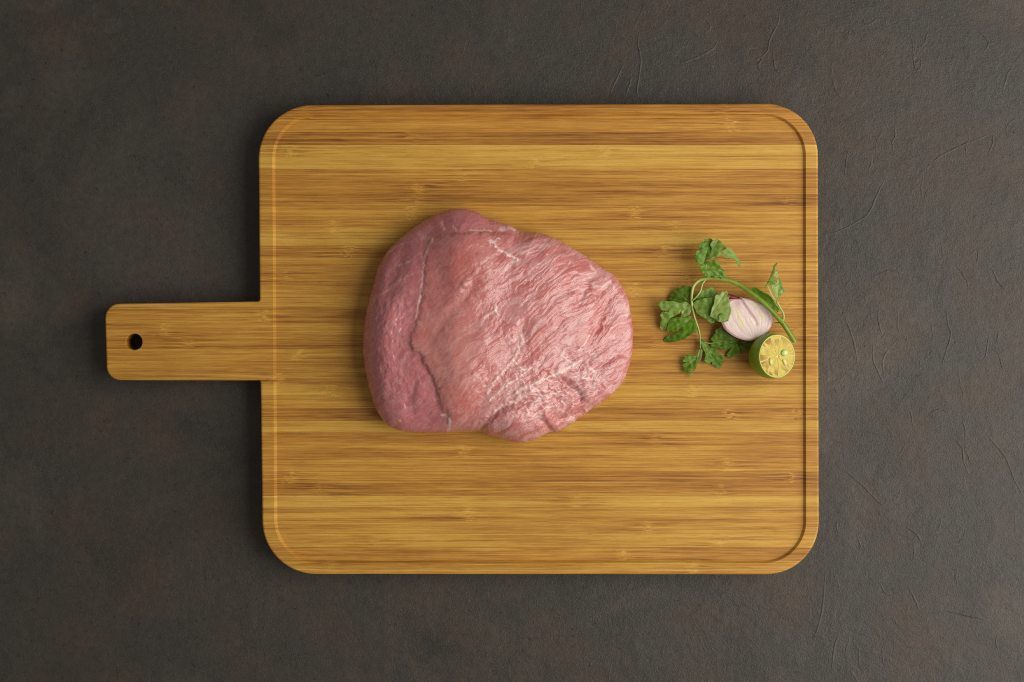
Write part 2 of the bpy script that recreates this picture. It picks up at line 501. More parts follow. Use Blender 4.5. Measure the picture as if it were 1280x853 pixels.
def board_bm():
    bm = bmesh.new()
    def loop(pts, z): return [bm.verts.new((p[0], p[1], z)) for p in pts]
    def edges(l): return [bm.edges.get((l[i], l[(i + 1) % len(l)])) or bm.edges.new((l[i], l[(i + 1) % len(l)])) for i in range(len(l))]
    def bridge(a, b):
        for i in range(len(a)):
            j = (i + 1) % len(a); bm.faces.new((a[i], a[j], b[j], b[i]))
    prof = [(0.0010, 0.0), (0.0002, 0.0008), (0.0, 0.002), (0.0, RIM - 0.0012), (0.00018, RIM - 0.0006), (0.0006, RIM - 0.00015), (0.0012, RIM)]
    ls = [loop(offset(outer, d) if d else outer, z) for d, z in prof]
    for a, b in zip(ls[:-1], ls[1:]): bridge(a, b)
    ri = loop(inner, RIM); rb = loop(inner_b, FLOOR + 0.0003); rf = loop(offset(inner_b, 0.0003), FLOOR)
    ri2 = loop(offset(inner, -0.0002), RIM)
    r_in = loop(offset(inner, 0.0001), RIM - 0.0003)
    bmesh.ops.delete(bm, geom=ri, context='VERTS')
    bridge(ri2, r_in); bridge(r_in, rb); bridge(rb, rf)
    ht = loop(hole_t, RIM); hm = loop(hole, RIM - 0.0007); hb = loop(hole, 0.0)
    bridge(ht, hm); bridge(hm, hb)
    bmesh.ops.triangle_fill(bm, use_beauty=True, use_dissolve=False, edges=edges(ls[-1]) + edges(ri2) + edges(ht), normal=(0, 0, 1))
    bmesh.ops.triangle_fill(bm, use_beauty=True, use_dissolve=False, edges=edges(ls[0]) + edges(hb), normal=(0, 0, -1))
    bm.faces.new(rf)
    bmesh.ops.recalc_face_normals(bm, faces=bm.faces[:])
    return bm

board = empty('cutting_board', (0, 0, 0), 'rectangular bamboo cutting board with rounded corners, raised rim and holed handle', 'cutting board')
# strip: (lower edge in photograph rows, tone, warmth, knuckle columns)
STRIPS = [(149, .36, .75, 380, 903), (165, .48, .65, 1100, 913), (181, .22, .45, 515, 1110), (196, .70, .0, 362, 756), (211, .72, .0, 668, 1200),
          (227, .42, .45, 575, 1180), (243, .36, .55, 523, 1180), (257, .30, .35, 519, 985), (275, .50, .55, 515, 795), (291, .52, .35, 415, 842),
          (307, .64, .05, 362, 884), (322, .40, .40, 434, 828), (338, .50, .30, 240, 900), (353, .46, .35, 353, 860), (372, .54, .25, 790, 1150),
          (387, .54, .25, 985, 1200), (404, .42, .35, 330, 1150), (420, .48, .35, 1000, 205), (436, .40, .35, 235, 820), (451, .46, .30, 372, 640),
          (466, .42, .30, 600, 1100), (481, .44, .20, 347, 775), (497, .60, .05, 411, 866), (511, .48, .30, 300, 740), (526, .34, .40, 1000, 912),
          (541, .68, .05, 712, 1200), (557, .42, .50, 820, 1200), (573, .50, .45, 577, 1200), (590, .50, .45, 300, 911), (605, .40, .50, 362, 990),
          (620, .34, .40, 400, 899), (635, .70, .0, 718, 1200), (652, .50, .20, 588, 1200), (668, .50, .15, 808, 1200), (685, .58, .10, 470, 902),
          (701, .38, .35, 780, 1200), (730, .52, .20, 412, 863)]
src = board_bm()
ytop = 110.0
gap = 0.00003
for i, (yb, tone, warm, ka, kb) in enumerate(STRIPS):
    bm = src.copy()
    y1 = PX(0, ytop, RIM).y - gap; y0 = PX(0, yb, RIM).y + gap
    for (yy, sgn) in ((y1, 1), (y0, -1)):
        r = bmesh.ops.bisect_plane(bm, geom=bm.verts[:] + bm.edges[:] + bm.faces[:], dist=1e-7, plane_co=(0, yy, 0), plane_no=(0, sgn, 0), clear_outer=True)
        ce = [e for e in r['geom_cut'] if isinstance(e, bmesh.types.BMEdge)]
        if ce:
            bmesh.ops.triangle_fill(bm, edges=ce, use_beauty=False, use_dissolve=False, normal=(0, sgn, 0))
    me = bpy.data.meshes.new('bamboo_strip'); bm.to_mesh(me); bm.free()
    o = link('bamboo_strip', me, BAMBOO, board, smooth=False)
    o['knot'] = 0.10 + 0.80 * ((i * 0.618) % 1.0); o['tone'] = tone; o['warmth'] = warm; o['seed'] = i * 7.31 + 1.7
    o['knuckle_a'] = PX(ka, 0, RIM).x; o['knuckle_b'] = PX(kb, 0, RIM).x
    ytop = yb
src.free()

# ------------------------------------------------------------------ the meat
MO = [(365,28),(420,38),(470,65),(520,80),(555,92),(572,107),(600,112),(640,112),(690,128),(740,155),(790,185),(830,210),(865,240),(895,252),(925,290),(948,335),(958,390),(967,440),(965,500),(955,570),(930,630),(880,680),(830,715),(780,750),(735,783),(705,799),(672,800),(640,822),(590,836),(545,833),(500,815),(465,808),(440,794),(400,796),(345,797),(290,800),(230,800),(165,795),(120,775),(90,735),(65,670),(48,600),(38,520),(42,440),(55,360),(75,290),(90,230),(120,180),(170,130),(230,85),(290,50),(330,35)]
MO = np.array([(440 + a / 2.7528, 250 + b / 2.7528) for a, b in MO])

def build_meat():
    C = np.array([622.0, 408.0])
    NT_, NR = 900, 215
    th = np.linspace(0, 2 * np.pi, NT_, endpoint=False)
    d = MO - C
    a = np.arctan2(d[:, 1], d[:, 0]) % (2 * np.pi); r = np.hypot(d[:, 0], d[:, 1])
    o = np.argsort(a); a, r = a[o], r[o]
    R = np.interp(th, np.r_[a[-3:] - 2 * np.pi, a, a[:3] + 2 * np.pi], np.r_[r[-3:], r, r[:3]])
    ker = np.hanning(17); ker /= ker.sum()
    R = np.convolve(np.r_[R[-8:], R, R[:8]], ker, 'valid')
    R = R + 0.7 * pnoise(th * 14, th * 0 + 2, 4) + 0.35 * pnoise(th * 45, th * 0 + 5, 6)
    t = np.linspace(0, 1, NR)
    rho = np.sin(np.pi / 2 * t) ** 1.0
    rho[0] = 0.004
    RH, TH = np.meshgrid(rho, th, indexing='ij')
    X = C[0] + RH * R[None, :] * np.cos(TH); Y = C[1] + RH * R[None, :] * np.sin(TH)
    # --- broad form (in pixels of 0.5 mm)
    ze = 20.0
    Ht = 80 - 0.215 * 22 * np.logaddexp(0, (X - 590) / 22) - 10 * sstep(575, 530, X) - 10 * sstep(310, 262, Y) - 6 * sstep(470, 560, Y) + 4 * pnoise(X / 60, Y / 60, 12)
    Ht = Ht + 9 * np.exp(-(((X - 480) / 20) ** 2)) * sstep(540, 500, X) * sstep(340, 400, Y)
    e = np.clip(1 - RH ** 4.0, 0, 1) ** 0.52
    Z = ze + (Ht - ze) * e
    edge = sstep(1.0, 0.90, RH)
    # --- folds
    F1 = [(655, 293), (630, 291), (605, 291), (572, 292), (552, 294), (538, 303), (531, 322), (531, 345), (528, 372), (523, 398), (515, 428), (523, 441), (536, 460), (546, 480), (551, 503), (559, 521), (562, 548)]
    F1 = [tuple(p) for p in smooth_poly(F1, 60)]
    jx = X + 2.4 * pnoise(X / 9, Y / 9, 30) + 0.9 * pnoise(X / 3.5, Y / 3.5, 34); jy = Y + 2.4 * pnoise(X / 9, Y / 9, 31) + 0.9 * pnoise(X / 3.5, Y / 3.5, 35)
    dd, sd, pr = poly_dist(jx, jy, F1)
    sgn = -sd                                           # travel runs left then down: main muscle lies on its left
    up = sstep(0.0, 0.10, pr) * sstep(1.02, 0.93, pr)
    amp = up * np.clip(0.8 + 0.55 * pnoise(X / 11, Y / 11, 33), 0.2, 1.4) * (1.2 + 2.0 * sstep(0.60, 0.74, pr) * sstep(0.98, 0.86, pr) + 2.6 * sstep(0.30, 0.15, pr))
    lowside = -amp * (0.30 * np.exp(-dd / 40) + 0.70 * np.exp(-dd / 6)) - 2.6 * up * np.exp(-dd / 55)
    highside = -(amp * 0.55 + 1.6 * up) * np.exp(-dd / 2.6) + amp * 0.12 * np.exp(-((dd - 12) / 9) ** 2)
    sw = 4.5 - 3.2 * sstep(0.60, 0.68, pr) * sstep(0.92, 0.84, pr)
    sg = 1 / (1 + np.exp(-np.clip(sgn * dd / sw * 2.2, -30, 30)))
    Z = Z + (lowside * (1 - sg) + highside * sg) * (0.25 + 0.75 * edge)
    main = (sgn > 0).astype(float)
    def groove(pts, depth, wid, lip=0.4):
        nonlocal Z
        q, s, p = poly_dist(jx, jy, [tuple(v) for v in smooth_poly(pts, 24)])
        f = np.sin(np.clip(p, 0.03, 0.97) * np.pi) ** 0.6
        Z = Z + (-depth * np.exp(-(q / wid) ** 2) + lip * depth * np.exp(-((q - 2.2 * wid) / (1.4 * wid)) ** 2)) * f
    groove([(600, 548), (606, 530), (622, 512), (648, 502), (675, 497)], 4.0, 4.0)
    groove([(694, 545), (682, 530), (672, 520)], 4.5, 3.5)
    groove([(760, 505), (735, 510), (712, 520), (690, 524)], 3.0, 4.0)
    groove([(728, 512), (720, 490), (700, 478), (682, 474)], 3.5, 5.0)
    groove([(790, 440), (768, 445), (748, 462), (735, 486)], 2.4, 5.0)
    groove([(770, 372), (752, 392), (742, 415), (738, 432)], 3.0, 7.0, 0.2)
    groove([(735, 352), (728, 368), (722, 384)], 2.6, 6.0, 0.2)
    groove([(660, 400), (652, 415), (648, 432)], 2.5, 6.0, 0.2)
    groove([(597, 352), (582, 372), (560, 398), (545, 420), (530, 437)], 1.6, 8.0, 0.05)
    groove([(604, 340), (592, 356), (578, 380)], 1.0, 6.0, 0.0)
    groove([(507, 300), (500, 330), (486, 372), (477, 400)], 1.6, 7.0)
    groove([(520, 470), (515, 500), (517, 525)], 1.6, 6.0)
    Z = Z + 7 * np.exp(-(((X - 642) / 34) ** 2 + ((Y - 528) / 17) ** 2)) * edge
    # --- fibre field: runs up to the right, bowed in the upper middle
    wx = 7 * pnoise(X / 45, Y / 45, 50) + 2.5 * pnoise(X / 14, Y / 14, 51); wy = 7 * pnoise(X / 45, Y / 45, 52) + 2.5 * pnoise(X / 14, Y / 14, 53)
    ang = math.radians(40)
    fu = (X + wx) * math.cos(ang) - (Y + wy) * math.sin(ang)
    fv = (X + wx) * math.sin(ang) + (Y + wy) * math.cos(ang)
    curl = sstep(420, 300, Y) * sstep(500, 620, X)
    fv = fv + 6 * np.sin((fu - 150) / 45) * curl
    zone_r = sstep(-2, 10, np.where(main > 0, dd, -1)) * sstep(535, 690, X + (Y - 400) * 0.2 + 38 * pnoise(X / 34, Y / 34, 55) + 14 * pnoise(X / 11, Y / 11, 56))
    zone_ll = (1 - main) * sstep(530, 505, X) * sstep(350, 385, Y) * sstep(530, 490, Y)
    zone_lr = main * np.exp(-(((X - 690) / 75) ** 2 + ((Y - 490) / 42) ** 2))
    ridge = fbm(fu / 60, fv / 13, 60, 4, 0.6)
    fold = fbm(fu / 34, fv / 8.5, 63, 3)
    ridge2 = 1 - np.abs(fbm(fu / 22, fv / 4.0, 66, 2))
    patchy = sstep(-0.25, 0.35, fbm(X / 30, Y / 30, 68, 2))
    Z = Z + edge * ((0.25 + zone_r) * 1.7 * ridge + zone_r * patchy * 0.70 * fold + zone_r * patchy * 0.25 * (ridge2 - 0.75))
    g1 = math.radians(24)
    gu = (X + wx) * math.cos(g1) - (Y + wy) * math.sin(g1); gv = (X + wx) * math.sin(g1) + (Y + wy) * math.cos(g1)
    wr = 1 - np.abs(fbm(gu / 20, gv / 9.0, 70, 3)); wr2 = fbm((X + wx * .5) / 6, (Y + wy * .5) / 8, 74, 3)
    Z = Z + edge * (zone_lr * (2.2 * (wr - 0.78) + 1.3 * fbm(gv / 14, gu / 8, 77, 3)) + zone_ll * 0.95 * wr2)
    Z = Z + edge * 1.3 * fbm(X / 26, Y / 26, 80, 3)
    Z = Z + edge * 0.20 * fbm(X / 4, Y / 4, 83, 2)
    # --- colours
    n1 = fbm(X / 38, Y / 38, 90, 3); n2 = fbm(X / 16, Y / 16, 93, 3); n3 = fbm(fu / 30, fv / 9, 96, 3)
    base = np.array([0.510, 0.192, 0.184])
    col_ = np.ones(X.shape + (3,)) * base
    def blend(m, c):
        nonlocal col_
        m = np.clip(m, 0, 1)[..., None]; col_ = col_ * (1 - m) + np.array(c) * m
    left = 1 - main
    blend(left * 0.7, (0.470, 0.162, 0.176))
    blend(sstep(0.1, 0.6, n1) * 0.5 * left, (0.44, 0.165, 0.195))
    blend(main * np.exp(-(((X - 560) / 42) ** 2 + ((Y - 450) / 75) ** 2)) * 0.65, (0.580, 0.255, 0.200))
    blend(zone_r * 0.5, (0.535, 0.210, 0.198))
    blend(main * np.exp(-(((X - 590) / 40) ** 2 + ((Y - 335) / 32) ** 2)) * 0.7, (0.420, 0.110, 0.090))
    blend(sstep(0.05, 0.55, n3) * 0.45 * main, (0.415, 0.105, 0.092))
    blend(np.exp(-(((X - 585) / 22) ** 2 + ((Y - 500) / 14) ** 2)) * 0.5, (0.530, 0.140, 0.100))
    blend(np.exp(-(((X - 612) / 14) ** 2 + ((Y - 462) / 22) ** 2)) * 0.35, (0.52, 0.11, 0.09))
    blend(np.exp(-(((X - 752) / 14) ** 2 + ((Y - 398) / 26) ** 2)) * 0.6, (0.480, 0.090, 0.080))
    blend(np.exp(-(((X - 733) / 10) ** 2 + ((Y - 365) / 16) ** 2)) * 0.5, (0.470, 0.090, 0.080))
    blend(np.exp(-(((X - 738) / 28) ** 2 + ((Y - 470) / 26) ** 2)) * 0.5, (0.390, 0.150, 0.165))
    blend(sstep(0.15, 0.6, n2) * 0.25, (0.55, 0.26, 0.23))
    # membrane films and sheen painted as pale colour over the right of the muscle
    film_sheen = sstep(0.05, 0.45, fbm(fu / 26, fv / 10, 101, 4)) * sstep(0.0, 0.4, 0.3 + fbm(X / 30, Y / 30, 105, 2))
    blend(zone_r * film_sheen * 0.25, (0.680, 0.420, 0.400))
    thread = sstep(0.93, 0.985, ridge2) * sstep(-0.1, 0.3, fbm(X / 12, Y / 12, 110, 2))
    blend(thread * (0.15 + 0.55 * zone_r), (0.70, 0.50, 0.45))
    blend(zone_lr * sstep(0.88, 0.97, wr) * 0.6, (0.74, 0.58, 0.54))
    net = zone_lr * sstep(0.90, 0.97, wr) * sstep(-0.15, 0.25, fbm(X / 18, Y / 18, 115, 2))
    blend(zone_ll * sstep(0.10, 0.45, wr2) * 0.30, (0.62, 0.38, 0.39))  # glints on the left lobe's wrinkles, painted into the tint
    WH = [([(612, 302), (617, 305), (622, 312), (631, 318), (640, 322), (646, 326)], 1.5, 0.95, 1.2), ([(617, 305), (624, 300)], 0.9, 0.8, 0.6), ([(614, 309), (612, 302)], 0.8, 0.7, 0.4),
          ([(542, 301), (535, 313), (532, 324), (531, 335), (530, 352), (527, 370), (524, 384), (522, 398)], 1.4, 0.75, 0.6),
          ([(551, 518), (558, 517), (563, 524), (562, 533), (560, 539), (564, 541)], 1.2, 0.85, 0.8),
          ([(613, 393), (619, 389), (620, 383)], 1.4, 0.85, 0.8), ([(619, 389), (623, 394)], 1.0, 0.8, 0.5), ([(606, 397), (613, 393)], 0.9, 0.6, 0.5),
          ([(650, 418), (654, 427), (648, 436), (643, 447), (632, 460), (620, 474), (610, 490)], 1.5, 0.85, 1.0), ([(643, 452), (652, 462), (662, 460)], 1.2, 0.8, 0.6),
          ([(662, 460), (650, 470), (634, 480), (618, 494), (612, 500)], 1.3, 0.8, 0.8), ([(736, 420), (728, 432), (722, 438)], 1.6, 0.7, 0.8), ([(725, 450), (714, 456), (703, 463), (690, 469), (672, 476), (655, 484), (634, 496)], 1.5, 0.85, 0.9),
          ([(700, 445), (712, 452), (720, 460)], 1.2, 0.8, 0.7), ([(733, 458), (742, 465)], 1.6, 0.8, 0.6), ([(672, 482), (660, 492), (645, 500), (625, 507), (618, 515)], 1.6, 0.7, 1.0),
          ([(728, 472), (740, 474)], 1.8, 0.75, 0.6), ([(669, 500), (690, 492), (705, 486)], 1.1, 0.55, 0.8), ([(665, 520), (680, 510), (694, 506)], 1.2, 0.6, 0.8),
          ([(741, 358), (752, 358), (762, 351)], 1.4, 0.6, 0.5), ([(762, 351), (768, 362)], 0.9, 0.6, 0.4), ([(738, 334), (743, 339)], 1.5, 0.6, 0.4), ([(785, 384), (783, 394)], 1.8, 0.7, 0.5),
          ([(651, 318), (668, 309), (684, 308)], 2.6, 0.35, 0.4), ([(632, 338), (640, 330), (648, 328)], 3.0, 0.4, 0.4), ([(552, 280), (556, 289)], 1.8, 0.6, 0.5), ([(567, 284), (571, 291)], 1.2, 0.6, 0.4),
          ([(588, 290), (605, 290), (615, 290)], 1.0, 0.6, 0.3), ([(626, 288), (636, 286), (645, 288)], 2.6, 0.6, 0.6), ([(488, 316), (497, 309), (507, 304)], 1.0, 0.45, 0.3), ([(500, 333), (514, 328)], 1.0, 0.5, 0.3),
          ([(523, 292), (530, 300), (540, 300)], 2.6, 0.3, 0.3), ([(463, 376), (480, 368), (500, 352), (515, 345), (522, 342)], 1.3, 0.28, 0.4), ([(525, 470), (528, 480)], 1.0, 0.5, 0.3)]
    strand = 0.22 * net
    jx2 = X + 1.3 * pnoise(X / 4, Y / 4, 130); jy2 = Y + 1.3 * pnoise(X / 4, Y / 4, 131)
    for pts, wd, st, hh in WH:
        q, s, p = poly_dist(jx2, jy2, pts)
        m = np.exp(-(q / wd) ** 2) * (0.75 + 0.35 * pnoise(X / 5, Y / 5, 140))
        blend(m * st * 0.6, (0.76, 0.58, 0.54)); strand = np.maximum(strand, np.clip(m * st * (0.45 + 0.75 * sstep(540, 600, X)), 0, 1)); Z = Z + hh * m * edge
    blend(np.exp(-(((X - 563) / 3) ** 2 + ((Y - 530) / 12) ** 2)) * 0.4, (0.66, 0.54, 0.62))
    # soft scrap at the upper middle, fat speck low on the left
    m = np.exp(-((((X - 584) + 0.4 * (Y - 357)) / 6) ** 2 + ((Y - 357) / 4.5) ** 2) ** 2); Z = Z + 1.6 * m; blend(m * 0.5, (0.60, 0.30, 0.25))
    m = np.exp(-((X - 500.5) ** 2 + (Y - 525.5) ** 2) / 3.0); Z = Z + 1.2 * m; blend(m * 0.8, (0.68, 0.46, 0.24))
    wet = np.clip(0.35 + 0.5 * zone_r + 0.35 * zone_ll + 0.3 * zone_lr + 0.3 * n2, 0, 1)
    # --- under-side
    und = [(0.996, 0.75), (0.985, 0.5), (0.965, 0.27), (0.93, 0.08), (0.88, 0.0), (0.6, 0.0), (0.01, 0.0)]
    Xs = [X]; Ys = [Y]; Zs = [Z]; Cs = [col_]; Ws = [wet]; SR = [strand]; FU = [fu]; FV = [fv]; Q = [0.25 + 0.75 * zone_r]
    zrim = Z[-1]
    for rr_, zz in und:
        Xs.append((C[0] + rr_ * R * np.cos(th))[None]); Ys.append((C[1] + rr_ * R * np.sin(th))[None]); Zs.append((zrim * zz)[None])
        Cs.append(col_[-1:]); Ws.append(wet[-1:]); SR.append(strand[-1:]); FU.append(fu[-1:]); FV.append(fv[-1:]); Q.append(Q[0][-1:])
    X = np.concatenate(Xs); Y = np.concatenate(Ys); Z = np.concatenate(Zs)
    z = FLOOR + 0.0001 + Z * S
    k = S * (CAMZ - z) / 1.2
    k0 = S * (CAMZ - (FLOOR + 20 * S)) / 1.2            # outline traced at the height of the widest girth
    kk = np.where(True, k0, k)
    V = np.stack([(X - 640) * kk, -(Y - 426.5) * kk, z], -1).reshape(-1, 3)
    nr = X.shape[0]
    F = quads_grid(NT_, nr, True)
    F.append(tuple(range(NT_ - 1, -1, -1)))
    F.append(tuple((nr - 1) * NT_ + i for i in range(NT_)))
    me = mesh_np('raw_meat', V, [f[::-1] if len(f) == 4 else f for f in F])
    bm = bmesh.new(); bm.from_mesh(me); bmesh.ops.recalc_face_normals(bm, faces=bm.faces[:]); bm.to_mesh(me); bm.free()
    set_col(me, 'tint', np.concatenate(Cs).reshape(-1, 3)); set_float(me, 'wet', np.concatenate(Ws).ravel()); set_float(me, 'strand', np.concatenate(SR).ravel())
    set_vec(me, 'fiber', np.stack([np.concatenate(FU), np.concatenate(FV), np.concatenate(Q)], -1).reshape(-1, 3))
    o = link('raw_meat', me, MEAT)
    o['label'] = 'large pale pink slab of raw meat lying in the middle of the board'
    o['category'] = 'meat'
build_meat()

# ------------------------------------------------------------------ garnish: shared pixel frame of the enlarged view
def G(X, Y, z):
    return PX(810 + X / 4.375, 285 + Y / 4.375, z)
B = FLOOR

# ---- calamansi
def build_calamansi():
    tilt = math.radians(27)
    R = 0.0140
    c0 = 0.0055                                       # belly centre below the cut
    bot = 0.0145
    nt, nr = 72, 30
    # local: z axis = cut normal, cut at z=0
    V = []; prof = []
    r_cut = R * math.sqrt(1 - (c0 / 0.0185) ** 2)
    for j in range(nr):
        t = j / (nr - 1)
        a = -math.pi / 2 + t * (math.pi / 2 + math.asin(c0 / 0.0185))
        zz = 0.0185 * math.sin(a) if a > 0 else bot * math.sin(a)
        rr_ = R * math.cos(a) ** 0.92 if a < 0 else R * math.cos(a)
        prof.append((max(rr_, 1e-5), zz - c0))
    rot = Matrix.Rotation(tilt, 4, 'Y')
    M = rot.to_3x3()
    low = min((M @ Vector((r * math.cos(a), r * math.sin(a), z))).z for r, z in prof for a in np.linspace(0, 6.283, 90))
    zc = B - low + 0.00005
    org = G(706, 702, zc)
    root = empty('calamansi_half', (org.x, org.y, B), 'halved green calamansi lime with its juicy yellow cut face tilted up', 'citrus')
    def W(p): return (M @ Vector(p)) + org - root.location
    V = [W((r * math.cos(a), r * math.sin(a), z)) for r, z in prof for a in np.linspace(0, 2 * math.pi, nt, endpoint=False)]
    rim = prof[-1][0]
    for k, (f, dz) in enumerate([(0.985, 0.0002), (0.955, 0.00015), (0.93, -0.0002)]):
        V += [W((rim * f * math.cos(a), rim * f * math.sin(a), dz)) for a in np.linspace(0, 2 * math.pi, nt, endpoint=False)]
    n = nr + 3
    F = quads_grid(nt, n, True); F.append(tuple(range(nt - 1, -1, -1)))
    me = mesh_np('rind', V, F)
    cols = []
    rng = np.random.RandomState(3)
    for j in range(n):
        for i in range(nt):
            a = i / nt * 6.283
            g = 0.5 + 0.5 * float(pnoise(a * 1.3 + 4, j * 0.12, 7)) 
            c = np.array([0.130, 0.240, 0.006]) * (1 - g) + np.array([0.250, 0.360, 0.020]) * g
            if j > nr - 4: c = c * 0.55 + np.array([0.20, 0.27, 0.035]) * 0.45
            if j == nr: c = np.array([0.34, 0.46, 0.07])
            if j > nr: c = np.array([0.58, 0.55, 0.17])
            cols.append(c)
    set_col(me, 'tint', np.array(cols))
    link('rind', me, mat_vcol('calamansi_rind', 0.38, 0.12, (0.5, 1, 0.2), 0.001, (1100.0, 0.5, 0.0004)), root)
    # pith disc under the segments
    nt2 = 64
    P = [W((0, 0, -0.00022))] + [W((rim * 0.95 * math.cos(a), rim * 0.95 * math.sin(a), -0.00022)) for a in np.linspace(0, 2 * math.pi, nt2, endpoint=False)]
    me = mesh_np('pith', P, [(0, 1 + i, 1 + (i + 1) % nt2) for i in range(nt2)])
    set_col(me, 'tint', np.ones((len(P), 3)) * np.array([0.60, 0.49, 0.21]))
    wetm = mat_vcol('calamansi_pulp', 0.34, 0.30, (1, .7, .2), 0.0012, (500.0, 0.35, 0.0005), 0.08, 0.14)
    link('pith', me, mat_vcol('calamansi_pith', 0.4, 0.2), root)
    # segments
    rs = rim * 0.925
    ctr = (0.0004, -0.0002)
    angs = [2, 38, 76, 112, 150, 196, 238, 276, 318]
    for k in range(len(angs)):
        a0 = math.radians(angs[k] + 1.3); a1 = math.radians((angs[(k + 1) % len(angs)] + (360 if k == len(angs) - 1 else 0)) - 1.3)
        na, nq = 16, 18
        V = []; cl = []
        for j in range(nq):
            q = 0.07 + 0.93 * j / (nq - 1)
            for i in range(na):
                s = i / (na - 1); a = a0 + (a1 - a0) * s
                er = min(1, (1 - q) * 8) ; ea = min(1, min(s, 1 - s) * 6)
                x = ctr[0] * (1 - q) + rs * q * math.cos(a); y = ctr[1] * (1 - q) + rs * q * math.sin(a)
                px_, py_ = x * 1000, y * 1000
                pocket = float(fbm(np.array([a * 2.6 + k * 3.1]), np.array([q * 1.7]), 11 + k, 2)[0])
                pk = max(0.0, min(1.0, (q - 0.45) * 2.2)) * max(0.0, min(1.0, (pocket + 0.16) * 6.0))
                pk *= 1.0 - 0.8 * max(0.0, min(1, (math.cos(a - 0.2) - 0.2) * 1.4))
                z = 0.00010 * (er ** 0.5) * (ea ** 0.5) - 0.00010 * pk * er ** .5 * ea ** .5 + 0.00004 * float(pnoise(px_ * 1.3, py_ * 1.3, 5)) * er * ea - 0.0001
                V.append(W((x, y, z)))
                ves = 0.5 + 0.5 * float(pnoise(np.array([a * 11.0]), np.array([q * 3.0]), 23 + k)[0])
                c = np.array([0.455, 0.335, 0.028]) * ves + np.array([0.590, 0.485, 0.115]) * (1 - ves)
                c = c * (1 - pk) + np.array([0.300, 0.140, 0.004]) * pk
                if ea < 0.3 or q < 0.12: c = c * 0.6 + np.array([0.60, 0.47, 0.19]) * 0.4
                cl.append(c)
        me = mesh_np('segment', V, quads_grid(na, nq))
        set_col(me, 'tint', np.array(cl))
        link('segment', me, wetm, root)
    # seeds
    seedm = mat_vcol('calamansi_seed', 0.22, 0.3, (0.6, 1, 0.4), 0.001, None, 0.4)
    for (sx, sy, rx, ry, rot_, c1, c2) in [((745 - 706) / 4.375 * S, (702 - 684) / 4.375 * S, 0.0028, 0.0020, 0.1, (0.20, 0.32, 0.02), (0.56, 0.62, 0.24)),
                                          ((668 - 706) / 4.375 * S, (702 - 733) / 4.375 * S, 0.0014, 0.0024, 0.2, (0.48, 0.42, 0.09), (0.60, 0.56, 0.20)),
                                          ((748 - 706) / 4.375 * S, (702 - 736) / 4.375 * S, 0.0012, 0.0023, 0.5, (0.46, 0.46, 0.12), (0.62, 0.62, 0.32))]:
        V = []; cl = []
        nu, nv = 20, 11
        sx = sx / math.cos(tilt)
        for j in range(nv):
            b = -math.pi / 2 + math.pi * j / (nv - 1)
            for i in range(nu):
                a = 2 * math.pi * i / nu
                lx = rx * math.cos(b) * math.cos(a) * (1 + 0.15 * math.cos(a)); ly = ry * math.cos(b) * math.sin(a)
                x = lx * math.cos(rot_) - ly * math.sin(rot_); y = lx * math.sin(rot_) + ly * math.cos(rot_)
                V.append(W((sx + x, sy + y, 0.0001 + 0.0008 * math.sin(b))))
                f = max(0, min(1, 0.5 + 0.8 * math.cos(a)))
                cl.append(np.array(c1) * (1 - f) + np.array(c2) * f)
        me = mesh_np('seed', V, quads_grid(nu, nv, True)); set_col(me, 'tint', np.array(cl))
        link('seed', me, seedm, root)
    return org, M, rim
cal_org, cal_M, cal_rim = build_calamansi()

